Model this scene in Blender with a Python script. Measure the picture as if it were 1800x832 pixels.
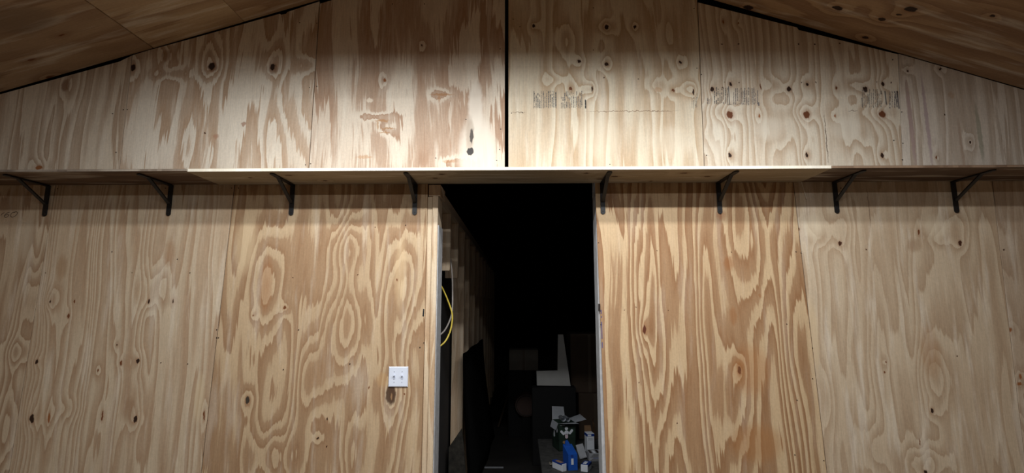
import bpy, bmesh, math, random
from mathutils import Vector, Matrix

for o in list(bpy.data.objects): bpy.data.objects.remove(o)
scene = bpy.context.scene
COL = scene.collection
random.seed(7)

# ------------------------------------------------------------------ camera, world, lights, exposure
F_PX, PITCH, YAW, ROLL = 871.654, math.radians(8.022), math.radians(-0.852), math.radians(-0.0585)
CAM = Vector((0.078, -2.992, 1.674))
cp, sp, cy, sy = math.cos(PITCH), math.sin(PITCH), math.cos(YAW), math.sin(YAW)
FW = Vector((sy*cp, cy*cp, sp)); RT = Vector((cy, -sy, 0)); UPV = RT.cross(FW)
cr, sr = math.cos(ROLL), math.sin(ROLL)
RT, UPV = RT*cr + UPV*sr, UPV*cr - RT*sr
cam_d = bpy.data.cameras.new('camera'); cam_d.sensor_width = 36; cam_d.lens = F_PX/1800*36; cam_d.clip_start = .05
cam = bpy.data.objects.new('camera', cam_d); COL.objects.link(cam)
m = Matrix((RT, UPV, -FW)).transposed().to_4x4(); m.translation = CAM
cam.matrix_world = m
scene.camera = cam
w = bpy.data.worlds.new('world'); scene.world = w; w.use_nodes = True
w.node_tree.nodes['Background'].inputs[0].default_value = (.6, .7, 1, 1)
w.node_tree.nodes['Background'].inputs[1].default_value = 0.0
vs = scene.view_settings
vs.view_transform = 'Standard'; vs.look = 'None'; vs.gamma = 1; vs.use_curve_mapping = False
vs.exposure = -0.1
# the room's three tube lights: x, distance from the wall, height, tube length, watts, tilt towards the wall
LAMPS = [(-.05, 1.06, 3.05, 3.4, 37.0, 13), (.15, 1.39, 2.98, 3.4, 64.0, 9.5), (.1, 2.75, 2.96, 3.4, 32.0, 10)]
LAMP_COL = (.96, .98, 1.0)

def at(u, v, Y=0.0):
    """the point of the plane y = Y that the camera sees at a pixel of the 1800 x 832 photograph"""
    d = FW + RT*((u-900)/F_PX) + UPV*((416-v)/F_PX)
    return CAM + d*((Y-CAM.y)/d.y)
def atx(u, v, X):
    d = FW + RT*((u-900)/F_PX) + UPV*((416-v)/F_PX)
    return CAM + d*((X-CAM.x)/d.x)
def atz(u, v, Z):
    d = FW + RT*((u-900)/F_PX) + UPV*((416-v)/F_PX)
    return CAM + d*((Z-CAM.z)/d.z)
def sz(Y): return F_PX/(Y-CAM.y)           # pixels per metre, about

# ------------------------------------------------------------------ object helpers
def link(name, me, mat=None, parent=None):
    o = bpy.data.objects.new(name, me); COL.objects.link(o)
    if mat: me.materials.append(mat)
    if parent: o.parent = parent
    return o
def empty(name, loc=(0,0,0), rz=0):
    o = bpy.data.objects.new(name, None); COL.objects.link(o); o.location = loc; o.rotation_euler.z = rz
    o.empty_display_size = .05
    return o
def tag(o, label=None, cat=None, group=None, kind=None):
    if label: o['label'] = label
    if cat: o['category'] = cat
    if group: o['group'] = group
    if kind: o['kind'] = kind
    return o
def bm_obj(name, bm, mat, parent=None, smooth=False):
    bmesh.ops.recalc_face_normals(bm, faces=bm.faces)
    me = bpy.data.meshes.new(name); bm.to_mesh(me); bm.free()
    if smooth:
        for p in me.polygons: p.use_smooth = True
    return link(name, me, mat, parent)
def add_box(bm, lo, hi, mtx=None):
    r = bmesh.ops.create_cube(bm, size=1)
    vs_ = r['verts']
    for v in vs_:
        v.co = Vector((lo[i] + (v.co[i]+.5)*(hi[i]-lo[i]) for i in range(3)))
        if mtx: v.co = mtx @ v.co
    return vs_
def box(name, lo, hi, mat, parent=None, bevel=0, mtx=None):
    bm = bmesh.new(); add_box(bm, lo, hi)
    if bevel: bmesh.ops.bevel(bm, geom=list(bm.edges), offset=bevel, segments=1, affect='EDGES')
    if mtx: bm.transform(mtx)
    return bm_obj(name, bm, mat, parent)
def add_prism(bm, pts, y0, y1):
    """polygon of (x, z) points pushed from y0 to y1"""
    a = [bm.verts.new((p[0], y0, p[1])) for p in pts]; b = [bm.verts.new((p[0], y1, p[1])) for p in pts]
    bm.faces.new(a); bm.faces.new(b[::-1])
    n = len(pts)
    for i in range(n): bm.faces.new((a[i], a[(i+1) % n], b[(i+1) % n], b[i]))
def add_tube(bm, pts, r, n=8, cap=True):
    rings = []
    pts = [Vector(p) for p in pts]
    for i, p in enumerate(pts):
        t = (pts[min(i+1, len(pts)-1)] - pts[max(i-1, 0)]).normalized()
        a = t.cross(Vector((0, 0, 1)) if abs(t.z) < .9 else Vector((1, 0, 0))).normalized(); b = t.cross(a)
        rings.append([bm.verts.new(p + (a*math.cos(k*2*math.pi/n) + b*math.sin(k*2*math.pi/n))*r) for k in range(n)])
    for i in range(len(rings)-1):
        for k in range(n):
            bm.faces.new((rings[i][k], rings[i][(k+1) % n], rings[i+1][(k+1) % n], rings[i+1][k]))
    if cap: bm.faces.new(rings[0]); bm.faces.new(rings[-1][::-1])
def bez(p, n=10):
    """smooth curve through points (Catmull-Rom)"""
    p = [Vector(q) for q in p]; out = []
    for i in range(len(p)-1):
        p0, p1, p2, p3 = p[max(i-1, 0)], p[i], p[i+1], p[min(i+2, len(p)-1)]
        for k in range(n):
            t = k/n
            out.append(.5*((2*p1) + (p2-p0)*t + (2*p0-5*p1+4*p2-p3)*t*t + (3*p1-p0-3*p2+p3)*t**3))
    return out + [p[-1]]

# ------------------------------------------------------------------ materials
def s2l(c): return tuple(((x/255)/12.92 if x/255 <= .04045 else ((x/255+.055)/1.055)**2.4) for x in c) + (1,)
class NT:
    def __init__(s, name):
        s.mat = bpy.data.materials.new(name); s.mat.use_nodes = True
        s.t = s.mat.node_tree; s.b = s.t.nodes['Principled BSDF']
    def n(s, typ, **kw):
        nd = s.t.nodes.new(typ)
        for k, v in kw.items(): setattr(nd, k, v)
        return nd
    def put(s, sock, v):
        if hasattr(v, 'is_output'): s.t.links.new(v, sock)
        else: sock.default_value = v
    def math(s, op, a, b=None, c=None, clamp=False):
        nd = s.n('ShaderNodeMath', operation=op, use_clamp=clamp)
        for i, v in enumerate((a, b, c)):
            if v is not None: s.put(nd.inputs[i], v)
        return nd.outputs[0]
    def vec(s, op, a, b=None, c=None):
        nd = s.n('ShaderNodeVectorMath', operation=op)
        for i, v in enumerate((a, b, c)):
            if v is not None: s.put(nd.inputs[i], v)
        return nd.outputs['Value'] if op in ('DOT_PRODUCT', 'LENGTH') else nd.outputs[0]
    def noise(s, vec, scale=1.0, detail=2.0, rough=.5, dist=0.0):
        nd = s.n('ShaderNodeTexNoise'); nd.noise_dimensions = '3D'
        s.put(nd.inputs['Vector'], vec); nd.inputs['Scale'].default_value = scale
        nd.inputs['Detail'].default_value = detail; nd.inputs['Roughness'].default_value = rough
        nd.inputs['Distortion'].default_value = dist
        return nd.outputs[0]
    def maprange(s, v, a, b, c=0.0, d=1.0, smooth=True):
        nd = s.n('ShaderNodeMapRange'); nd.interpolation_type = 'SMOOTHSTEP' if smooth else 'LINEAR'
        s.put(nd.inputs[0], v)
        for i, x in enumerate((a, b, c, d)): nd.inputs[i+1].default_value = x
        return nd.outputs[0]
    def mix(s, fac, a, b, blend='MIX'):
        nd = s.n('ShaderNodeMix', data_type='RGBA', blend_type=blend)
        s.put(nd.inputs[0], fac); s.put(nd.inputs[6], a); s.put(nd.inputs[7], b)
        return nd.outputs[2]
    def ramp(s, fac, stops):
        nd = s.n('ShaderNodeValToRGB'); s.put(nd.inputs[0], fac)
        e = nd.color_ramp.elements
        while len(e) < len(stops): e.new(.5)
        for i, (p, c) in enumerate(stops): e[i].position = p; e[i].color = c
        return nd.outputs[0]
    def coords(s):
        return s.n('ShaderNodeTexCoord').outputs['Object']

def plain(name, rgb, rough=.6, var=.12, scale=14, metal=0.0):
    s = NT(name); p = s.coords()
    n1 = s.noise(p, scale, 3)
    c = s2l(rgb)
    k = s.maprange(n1, .25, .75, 1-var, 1+var, False)
    s.put(s.b.inputs['Base Color'], s.vec('MULTIPLY', c[:3], s.n('ShaderNodeCombineXYZ').outputs[0]) if False else s.mix(1.0, c, s.n('ShaderNodeCombineColor').outputs[0], 'MIX') if False else s.mix(s.math('MULTIPLY', s.math('SUBTRACT', 1.0+var, k), 1.0/(2*var) if var else 0), c, tuple(x*(1-2*var) for x in c[:3])+(1,)))
    s.b.inputs['Roughness'].default_value = rough; s.b.inputs['Metallic'].default_value = metal
    return s.mat

def mute(c, k=.18):
    g_ = c[0]*.3+c[1]*.59+c[2]*.11; return tuple(x*(1-k)+g_*k for x in c)
DARKKNOT = s2l((52, 34, 24)); BROWNKNOT = s2l((112, 68, 40)); REDKNOT = s2l((150, 96, 58))
def plywood(name, seed, cream, brown, ax=3.0, az=.38, rings=9.0, tilt=0.0, line=.55, contrast=1.0,
            bumps=(), knots=(), spots=(), plane='XZ', blotch=.35, pale=(232, 222, 204), slant=1.0, fuzz=1.0, streak=.42, two=0.0):
    """peeled-veneer plywood: contour bands of a stretched height field, pushed round the knots.
    bumps: (x, z, rx, rz, amp) metres; knots: (x, z, rx, rz, colour); spots: (x, z, rx, rz, colour, strength, soft)"""
    s = NT(name); obj = s.coords()
    sep = s.n('ShaderNodeSeparateXYZ'); s.put(sep.inputs[0], obj)
    cmb = s.n('ShaderNodeCombineXYZ')
    if plane == 'XZ': s.put(cmb.inputs[0], sep.outputs[0]); s.put(cmb.inputs[1], sep.outputs[2])
    elif plane == 'YX': s.put(cmb.inputs[0], sep.outputs[1]); s.put(cmb.inputs[1], sep.outputs[0])
    elif plane == 'YZ': s.put(cmb.inputs[0], sep.outputs[1]); s.put(cmb.inputs[1], sep.outputs[2])
    P = cmb.outputs[0]
    off = (seed*3.71 % 17, seed*5.13 % 23, seed*1.37)
    # the grain wanders sideways a little
    nw = s.noise(s.vec('MULTIPLY_ADD', P, (1.3, .9, 1), (off[2], off[0], 2.0)), 1, 1.0, .5)
    Pg = s.vec('ADD', P, s.vec('MULTIPLY', s.math('SUBTRACT', nw, .5), (.16*slant, 0, 0)))
    # height field of the log
    n1 = s.noise(s.vec('MULTIPLY_ADD', Pg, (ax, az, 1), off), 1, 2.0, .45, .1)
    n2 = s.noise(s.vec('MULTIPLY_ADD', Pg, (ax*4.2, az*2.0, 1), off), 1, 2.0, .5)
    n3 = s.noise(s.vec('MULTIPLY_ADD', Pg, (75, 3.2, 1), off), 1, 2, .6)
    acc = s.math('MULTIPLY', n1, 1.0)
    acc = s.math('MULTIPLY_ADD', n2, .13, acc)
    acc = s.math('MULTIPLY_ADD', n3, .38*fuzz/rings, acc)
    if tilt: acc = s.math('MULTIPLY_ADD', sep.outputs[0 if plane == 'XZ' else 1], tilt, acc)
    for (x, z, rx, rz, amp) in bumps:
        q = s.vec('MULTIPLY_ADD', P, (1/rx, 1/rz, 0), (-x/rx, -z/rz, 0))
        acc = s.math('MULTIPLY_ADD', s.math('POWER', .3679, s.vec('DOT_PRODUCT', q, q)), amp*(3.0 + .12*rings)/rings, acc)
    for (x, z, rx, rz, c) in knots:
        if rx < .0045: continue
        kx, kz = rx*2.6+.014, rz*2.2+.026
        q = s.vec('MULTIPLY_ADD', P, (1/kx, 1/kz, 0), (-x/kx, -z/kz, 0))
        acc = s.math('MULTIPLY_ADD', s.math('POWER', .3679, s.vec('DOT_PRODUCT', q, q)), (1.1 if rx > .008 else .8)/rings, acc)
    t = s.math('FRACT', s.math('MULTIPLY', acc, rings))
    cr_, br_ = s2l(mute(cream)), s2l(mute(brown))
    mixc = lambda k: tuple(cr_[i]*(1-k*contrast) + br_[i]*k*contrast for i in range(3)) + (1,)
    if two:
        col = s.ramp(t, [(0.0, mixc(.0)), (.30, mixc(.08)), (.40, mixc(.28)), (.46, mixc(.72)), (.75, mixc(.85)), (.90, mixc(1.0)), (.96, mixc(.9)), (1.0, mixc(.05))])
    else:
        col = s.ramp(t, [(0.0, mixc(.02)), (.30, mixc(.12)), (.52, mixc(.45+.3*line)), (.80, mixc(.85)), (.93, mixc(1.0)), (1.0, mixc(.05))])
    # slow blotches, pale raised fibres, fine vertical streaks
    nb = s.noise(s.vec('MULTIPLY_ADD', P, (2.2, .9, 1), (off[1], off[0], 3.0)), 1, 3, .6)
    col = s.mix(s.math('MULTIPLY', s.maprange(nb, .42, .72), blotch), col, mixc(.75))
    npal = s.noise(s.vec('MULTIPLY_ADD', P, (16, 1.6, 1), (off[0]+5, off[1], 9.0)), 1, 3, .6)
    col = s.mix(s.math('MULTIPLY', s.maprange(npal, .50, .70), streak), col, s2l(pale))
    nf = s.noise(s.vec('MULTIPLY_ADD', P, (230, 9, 1), off), 1, 2, .6)
    k = s.maprange(nf, .3, .7, .90, 1.06, False)
    ng = s.noise(s.vec('MULTIPLY_ADD', P, (90, 70, 1), off), 1, 3, .7)
    k = s.math('MULTIPLY', k, s.maprange(ng, .3, .7, .93, 1.05, False))
    hs = s.n('ShaderNodeHueSaturation'); s.put(hs.inputs['Color'], col); s.put(hs.inputs['Value'], k)
    col = hs.outputs[0]
    # wobble for the outlines of knots and stains
    wv = s.n('ShaderNodeTexNoise'); s.put(wv.inputs['Vector'], s.vec('MULTIPLY_ADD', P, (60, 32, 1), off)); wv.inputs['Scale'].default_value = 1; wv.inputs['Detail'].default_value = 3
    Pw = s.vec('MULTIPLY_ADD', s.vec('SUBTRACT', wv.outputs['Color'], (.5, .5, .5)), (.018, .030, 0), P)
    for (x, z, rx, rz, c, st, soft) in spots:
        q = s.vec('MULTIPLY_ADD', Pw, (1/rx, 1/rz, 0), (-x/rx, -z/rz, 0))
        f = s.maprange(s.vec('DOT_PRODUCT', q, q), 1+soft, max(0, 1-soft))
        col = s.mix(s.math('MULTIPLY', f, st), col, s2l(c))
    for (x, z, rx, rz, c) in knots:
        q = s.vec('MULTIPLY_ADD', Pw, (1/rx, 1/rz, 0), (-x/rx, -z/rz, 0))
        d = s.vec('DOT_PRODUCT', q, q)
        col = s.mix(s.math('MULTIPLY', s.maprange(d, 4.5, .6), .30), col, REDKNOT)
        col = s.mix(s.maprange(d, 1.35, .7), col, c)
    s.put(s.b.inputs['Base Color'], col)
    s.b.inputs['Roughness'].default_value = .62
    s.b.inputs['Specular IOR Level'].default_value = .25
    bp = s.n('ShaderNodeBump'); bp.inputs['Strength'].default_value = .12; bp.inputs['Distance'].default_value = .002
    s.put(bp.inputs['Height'], s.math('ADD', nf, t)); s.put(s.b.inputs['Normal'], bp.outputs[0])
    return s.mat

def px_feats(bumps=(), knots=(), spots=(), Y=0.0):
    """feature lists given on the photograph, turned into metres on the wall"""
    def cv(u, v, ru, rv):
        p = at(u, v, Y); return (p.x, p.z, ru/288., rv/300.)
    return dict(bumps=[cv(*b[:4]) + (b[4],) for b in bumps],
                knots=[cv(*b[:4]) + (b[4] if len(b) > 4 else DARKKNOT,) for b in knots],
                spots=[cv(*b[:4]) + tuple(b[4:]) for b in spots])

M = {}
M['black_steel'] = plain('black_steel', (20, 20, 22), .5, .1, 60)
M['screw'] = plain('dark_screw', (48, 38, 32), .5, .1, 200, .3)
M['switch_white'] = plain('switch_plastic', (226, 232, 244), .35, .02, 20)
M['ink'] = plain('stamp_ink', (122, 120, 116), .8, .25, 220)
M['ink_faint'] = plain('stamp_ink_faint', (140, 132, 128), .8, .2, 220)
M['pencil'] = plain('pencil', (92, 76, 62), .8, .1, 200)
M['concrete'] = plain('concrete', (96, 90, 84), .85, .12, 3)
M['room_ply'] = plywood('room_plywood', 31, (216, 184, 146), (180, 140, 100), rings=7)
M['dark_wall'] = plain('unlit_room_wall', (46, 42, 40), .9, .2, 6)  # near-black colour carries the darkness of the unlit room
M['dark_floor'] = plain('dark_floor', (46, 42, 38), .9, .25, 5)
M['lamp_white'] = plain('lamp_enamel', (225, 225, 222), .4, .03, 10)
def stud_mat(name, seed, a, b):
    return plywood(name, seed, a, b, ax=9, az=.5, rings=6, blotch=.2, contrast=.8, plane='XZ')
M['stud'] = stud_mat('stud_pine', 41, (222, 196, 158), (186, 142, 98))
M['stud_hall'] = stud_mat('stud_pine_hall', 43, (230, 202, 164), (196, 156, 116))
M['jamb_side'] = plain('grey_jamb', (186, 186, 186), .8, .15, 30)  # grey; on the left jamb's inner face it stands for light

# ------------------------------------------------------------------ the gable wall
GROUP = None
wall = empty('wall_back', (0, 0, 0)); tag(wall, kind='structure')
SHELF_Z = at(890, 323).z                       # underside of the shelf where it meets the wall
T = .012
# ceiling lines at the wall, as pixels of the photograph
CL0, CL1 = at(0, 163), at(565, 0)
CR0, CR1 = at(1262, 3), at(1800, 157)
mL = (CL1.z-CL0.z)/(CL1.x-CL0.x); mR = (CR1.z-CR0.z)/(CR1.x-CR0.x)
zcL = lambda x: CL0.z + mL*(x-CL0.x)
zcR = lambda x: CR0.z + mR*(x-CR0.x)
RIDGE_X = (CR0.z - mR*CR0.x - CL0.z + mL*CL0.x)/(mL-mR); RIDGE_Z = zcL(RIDGE_X)
print('ridge', RIDGE_X, RIDGE_Z, mL, mR, SHELF_Z)
XL, XR = -4.3, 4.3

def sheet(pts, mat, dy=0.0, name='plywood_sheet'):
    bm = bmesh.new(); add_prism(bm, pts, dy, dy+T)
    return bm_obj(name, bm, mat, wall)
def xline(p, q):
    """x of a nearly plumb edge as a function of z, from two pixels"""
    a, b = at(*p), at(*q)
    return lambda z: a.x + (b.x-a.x)*(z-a.z)/(b.z-a.z)
g = .0024
ZB = SHELF_Z + .02                             # bottom of the upper sheets, behind the shelf
s1 = xline((232, 100), (210, 294)); s2 = xline((562, 3), (543, 293))
s4 = xline((1226, 3), (1238, 290)); s5 = xline((1578, 100), (1587, 290))
gapL, gapR = at(887.3, 150).x, at(893.8, 150).x

K = BROWNKNOT
U1 = plywood('upper_sheet_ply_a', 1, (220, 204, 178), (170, 136, 104), ax=5.5, az=.26, rings=8, contrast=.8, blotch=.2,
    **px_feats(bumps=[(115, 150, 22, 30, .25)], knots=[(68, 294, 6, 4, REDKNOT)], spots=[(115, 150, 8, 12, (128, 92, 66), .7, .5)]))
U2 = plywood('upper_sheet_ply_b', 2, (232, 220, 198), (184, 146, 110), ax=3.2, az=.5, rings=7, contrast=.9, blotch=.35, two=1, fuzz=2, streak=.6,
    **px_feats(bumps=[(372, 100, 26, 40, .28), (480, 100, 26, 40, .28), (292, 98, 18, 24, .3), (300, 130, 40, 12, .25), (540, 115, 26, 18, .3), (330, 260, 14, 60, .3), (480, 240, 20, 70, .35)],
    knots=[(234, 119, 4, 7), (372, 117, 6, 7), (479, 118, 4, 7), (360, 234, 1.2, 1.5)],
    spots=[(428, 218, 4, 4, (150, 104, 80), .7, .7), (380, 240, 5, 6, (172, 124, 98), .6, .7), (374, 118, 9, 9, (122, 84, 58), .6, .5), (480, 122, 8, 10, (122, 84, 58), .5, .5), (292, 98, 9, 12, (150, 108, 74), .5, .6)]))
U3 = plywood('upper_sheet_ply_c', 3, (230, 214, 190), (172, 128, 94), ax=3.4, az=.75, rings=4, contrast=.9, blotch=.45, fuzz=2.2, streak=.6, two=1,
    **px_feats(bumps=[(680, 222, 20, 16, -.3), (776, 166, 26, 12, -.3), (660, 205, 34, 8, -.25), (800, 288, 30, 14, -.3)],
    knots=[(676, 141, 2.5, 3.5, REDKNOT), (742, 80, 1.5, 2)],
    spots=[(672, 212, 13, 1.8, (176, 132, 88), .75, .6), (682, 226, 12, 1.6, (170, 126, 82), .75, .6), (676, 233, 10, 1.5, (176, 132, 88), .7, .6), (664, 220, 2, 9, (178, 134, 90), .6, .6), (776, 166, 20, 2, (170, 124, 82), .7, .6), (772, 172, 2.2, 10, (176, 130, 88), .6, .6), (838, 268, 32, 70, (232, 222, 206), .8, .5), (836, 190, 13, 56, (232, 222, 206), .85, .5), (826, 236, 7, 34, (168, 150, 130), .55, .7),
           (650, 176, 6, 4, (236, 222, 200), .8, .5), (829, 240, 3, 14, (66, 62, 60), .9, .5), (826, 266, 6, 7, (52, 50, 52), .95, .3), (790, 284, 12, 3, (176, 126, 80), .5, .6), (640, 276, 14, 3, (184, 136, 88), .5, .6), (686, 100, 11, 48, (150, 106, 74), .35, .8), (560, 60, 10, 60, (186, 160, 132), .4, .8)]))
U4 = plywood('upper_sheet_ply_d', 4, (230, 217, 188), (190, 154, 112), ax=2.2, az=.22, rings=17, line=.25, contrast=.85, blotch=.35, tilt=.25,
    **px_feats(bumps=[(997, 72, 18, 36, .30), (1174, 62, 14, 40, .25), (1034, 157, 14, 14, .32), (1212, 157, 14, 14, .32), (1065, 110, 12, 20, .18), (1066, 47, 16, 14, .2), (1155, 150, 16, 12, .2), (975, 140, 22, 12, .2)],
    knots=[(938, 46, 2.6, 2.8), (1066, 48, 4.4, 4.6), (1116, 47, 2.6, 2.8), (1018, 108, 3, 3), (1066, 113, 3.6, 4), (1196, 110, 3, 3), (1003, 156, 2.6, 3.4, K), (1041, 157, 1.5, 6), (1183, 159, 2.8, 3.2, K), (1219, 161, 1.5, 6), (1062, 136, .9, 2)],
    spots=[(1110, 195.5, 78, .8, (128, 104, 80), .75, .5), (912, 198, 12, .8, (110, 90, 70), .7, .5), (1157, 158, 7, 5, (186, 140, 96), .5, .6), (1180, 250, 30, 30, (232, 222, 200), .4, .8), (1050, 240, 40, 40, (228, 216, 192), .4, .8)]))
kn5 = []
for i, u in enumerate((1283, 1418, 1551)):
    kn5 += [(u, 201.5, 5.6, 6.4, s2l((108, 64, 40))), (u, 273, 2.6, 4.4), (u+1, 148, 2.6, 3.6)]
    kn5 += [(u-9, 145, .9, 1.3), (u+16, 145, .9, 1.3)]
kn5 += [(1252, 157, 3.2, 5), (1387, 157, 4, 5), (1521, 157, 4.6, 5), (1337, 152, 1.1, 6, K), (1470, 154, 1.4, 4, K), (1271, 153, .8, 1.5), (1335, 204, 1.6, 2.4, REDKNOT), (1468, 204, 1.6, 2.4, REDKNOT)]
kn5 += [(u, 77, 1.2, 1.4) for u in (1269, 1298, 1404, 1432, 1476)] + [(1298, 41, 1.8, 1.8, REDKNOT), (1271, 38, 1.6, 4, REDKNOT)]
U5 = plywood('upper_sheet_ply_e', 5, (228, 215, 190), (184, 150, 114), ax=2.4, az=.20, rings=18, line=.2, contrast=.8, blotch=.3, tilt=.45,
    **px_feats(bumps=[(u, 196, 40, 20, .25) for u in (1262, 1396, 1530)] + [(1362, 150, 16, 16, .25), (1500, 150, 16, 16, .25), (1240, 235, 26, 30, .25), (1375, 235, 26, 30, .25), (1510, 235, 26, 30, .25)],
    knots=kn5,
    spots=[(1452.5, 243, .9, 47, (96, 78, 64), .8, .5), (1499, 195, 8, .7, (120, 104, 88), .7, .5)] +
          [(u, 226, 24, 22, (232, 224, 206), .5, .8) for u in (1352, 1486)] + [(1262, 250, 14, 40, (232, 224, 206), .4, .8)]))
U6 = plywood('upper_sheet_ply_f', 6, (220, 208, 190), (176, 152, 126), ax=7.5, az=.22, rings=6, contrast=.8, blotch=.25, tilt=.5,
    **px_feats(bumps=[(1705, 250, 10, 16, .2), (1594, 122, 10, 10, .2)],
    knots=[(1595, 125, 2, 2), (1653, 121, 2.8, 2.2), (1705, 250, 1.5, 2.6), (1646, 278, 1.4, 3, K), (1661, 202, .8, 1.6)],
    spots=[(1672, 167, 6, 6, (178, 146, 116), .5, .8), (1601, 215, 4, 80, (168, 140, 142), .55, .7), (1629, 210, 3.4, 85, (160, 134, 142), .6, .7), (1722, 235, 4, 55, (132, 134, 112), .55, .7), (1690, 255, 3, 50, (164, 136, 116), .45, .7), (1758, 240, 3, 60, (150, 128, 106), .4, .7)]))

def top_l(x, d): return zcL(x) - d
def top_r(x, d): return zcR(x) - d
def px_pt(u, v): p = at(u, v); return (p.x, p.z)
# each sheet: bottom left, bottom right, then its cut top edge from right to left
zt = RIDGE_Z
e = s1(zcL(s1(3.1)))
sheet([(XL, ZB), (s1(ZB)-g, ZB), (s1(3.2)-g, zcL(s1(3.2))-.006), px_pt(214, 106), px_pt(212, 107.5), (CL0.x, CL0.z-.011), (XL, zcL(XL)-.014)], U1, .0012)
sheet([(s1(ZB)+g, ZB), (s2(ZB)-g, ZB), (s2(3.69)-g, zcL(s2(3.69))-.006), px_pt(505, 21), px_pt(503, 24), px_pt(494, 26), px_pt(492, 24), px_pt(340, 67), px_pt(266, 87), (s1(3.2)+g, zcL(s1(3.2))-.004)], U2, 0)
sheet([(s2(ZB)+g, ZB), (gapL, ZB), (gapL, zcL(gapL)-.01), (s2(3.69)+g, zcL(s2(3.69))-.022)], U3, .001)
sheet([(gapR, ZB), (s4(ZB)-g, ZB), (s4(3.69)-g, zcR(s4(3.69))-.012), (RIDGE_X, RIDGE_Z-.01), (gapR, zcL(gapR)-.01)], U4, 0)
xe = at(1582, 180).x
sheet([(s4(ZB)+g, ZB), (s5(ZB)-g, ZB), (s5(3.33)-g, zcR(s5(3.33))-.006), px_pt(1404, 52.5), px_pt(1401, 48), px_pt(1378, 42.5), (s4(3.69)+g, px_pt(1231, 4)[1])], U5, .001)
sheet([(s5(ZB)+g, ZB), (XR, ZB), (XR, zcR(XR)-.006), (s5(3.33)+g, zcR(s5(3.33))-.004)], U6, 0)

# lower sheets
l1 = xline((97, 330), (62, 545)); l2 = xline((412, 328), (357, 800)); dL = xline((752, 330), (740, 830))
dR = xline((1046.5, 330), (1066, 830)); l4 = xline((1395, 325), (1449, 790)); l5 = xline((1745, 325), (1800, 790))
L1 = plywood('lower_sheet_ply_a', 11, (208, 184, 150), (160, 120, 84), ax=3.4, az=.24, rings=17, line=.5, contrast=.9, blotch=.4,
    **px_feats(bumps=[(55, 520, 18, 60, .4), (30, 620, 22, 24, .4), (15, 760, 20, 60, .4)], spots=[(48, 420, 10, 40, (200, 184, 160), .5, .8)]))
L2 = plywood('lower_sheet_ply_b', 12, (210, 187, 153), (168, 126, 88), ax=3.2, az=.22, rings=20, line=.45, contrast=.78, streak=.3, blotch=.45,
    **px_feats(bumps=[(262, 512, 26, 40, .3), (282, 500, 16, 34, .2), (88, 525, 20, 26, .25), (56, 710, 16, 40, .25), (238, 705, 18, 45, .25), (120, 720, 26, 20, .2)],
    knots=[(88, 531, 1.6, 2.6), (131, 530, 1.2, 3, K), (262, 530, 2.2, 3.6), (304, 530, 1.3, 3), (64, 636, 2.8, 3.8), (213, 638, 1.7, 4.2, K), (242, 635, 2.6, 4.2), (56, 736, 4, 6.4), (180, 731, 1.4, 8, K), (238, 737, 3, 5.6), (359, 731, 1.5, 8, K), (206, 607, 1.4, 1.8), (172, 652, 1.4, 3, K), (120, 556, 1.4, 5, K), (86, 735, 2, 8, REDKNOT), (232, 479, 1, 1), (80, 480, 1, 1)],
    spots=[(226, 722, 9, 22, (140, 100, 66), .4, .8), (350, 700, 8, 40, (210, 188, 152), .5, .8), (108, 470, 10, 22, (152, 112, 72), .45, .8), (297, 445, 10, 24, (156, 112, 74), .4, .8)]))
L3 = plywood('lower_sheet_ply_c', 13, (202, 170, 128), (152, 106, 66), ax=2.7, az=.34, rings=15, line=.6, contrast=.82, blotch=.3, two=1, fuzz=1.5, streak=.25, tilt=.1,
    **px_feats(bumps=[(466, 500, 36, 95, .62), (608, 435, 34, 52, .62), (612, 570, 44, 80, .62), (716, 500, 30, 90, .5), (550, 660, 30, 60, .4), (690, 690, 30, 40, .35), (480, 800, 40, 40, .4), (620, 790, 24, 60, .3)],
    knots=[(435, 704, 3, 6.5, s2l((66, 56, 46))), (500, 542, 2.6, 3.2, K), (558, 771, 2.2, 1.6), (576, 737, 1.2, 3), (629, 483, 1.2, 1.2), (514, 488, 1, 1), (445, 554, 1.4, 1.6, K), (575, 785, 1, 2.2), (659, 400, .8, 1), (711, 693, 1, 1.4, K), (698, 492, 1, 2.5, K), (648, 682, 1, 2, K)],
    spots=[(687, 694, 8.5, 17, (74, 52, 38), .92, .35), (688, 698, 1.8, 6, (168, 130, 92), .7, .6), (672, 668, 10, 12, (190, 152, 106), .5, .7), (704, 480, 10, 60, (220, 192, 150), .45, .8), (432, 430, 18, 50, (218, 194, 156), .45, .8), (468, 500, 10, 50, (160, 106, 64), .4, .8)]))
L4 = plywood('lower_sheet_ply_d', 14, (208, 174, 128), (156, 108, 66), ax=3.0, az=.15, rings=15, contrast=1.0, blotch=.2, fuzz=1.6, two=1, streak=.12, tilt=.2,
    **px_feats(bumps=[(1320, 420, 34, 150, .8), (1240, 560, 16, 190, .35), (1130, 500, 26, 160, .5), (1165, 640, 14, 120, .35), (1300, 700, 30, 90, .4), (1395, 600, 22, 130, .4)],
    knots=[(1133, 579, 3, 8.5, s2l((92, 48, 30))), (1300, 651, 2.6, 7, K), (1155, 441, .9, .9), (1285, 444, 1, 1), (1124, 673, 1, 1), (1098, 545, 1, 1), (1118, 540, 1, 1), (1175, 547, 1, 1), (1190, 744, 1, 1)],
    spots=[(1281, 463, 8, 13, (150, 96, 54), .6, .9), (1289, 556, 6, 15, (150, 98, 56), .55, .9), (1301, 648, 6, 13, (146, 94, 54), .5, .9), (1268, 378, 8, 9, (150, 98, 62), .55, .9), (1336, 520, 3, 3, (150, 98, 56), .5, .6), (1330, 780, 40, 30, (166, 114, 66), .5, .8), (1320, 650, 30, 40, (166, 112, 64), .45, .8), (1100, 790, 14, 60, (220, 186, 136), .4, .8)]))
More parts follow.
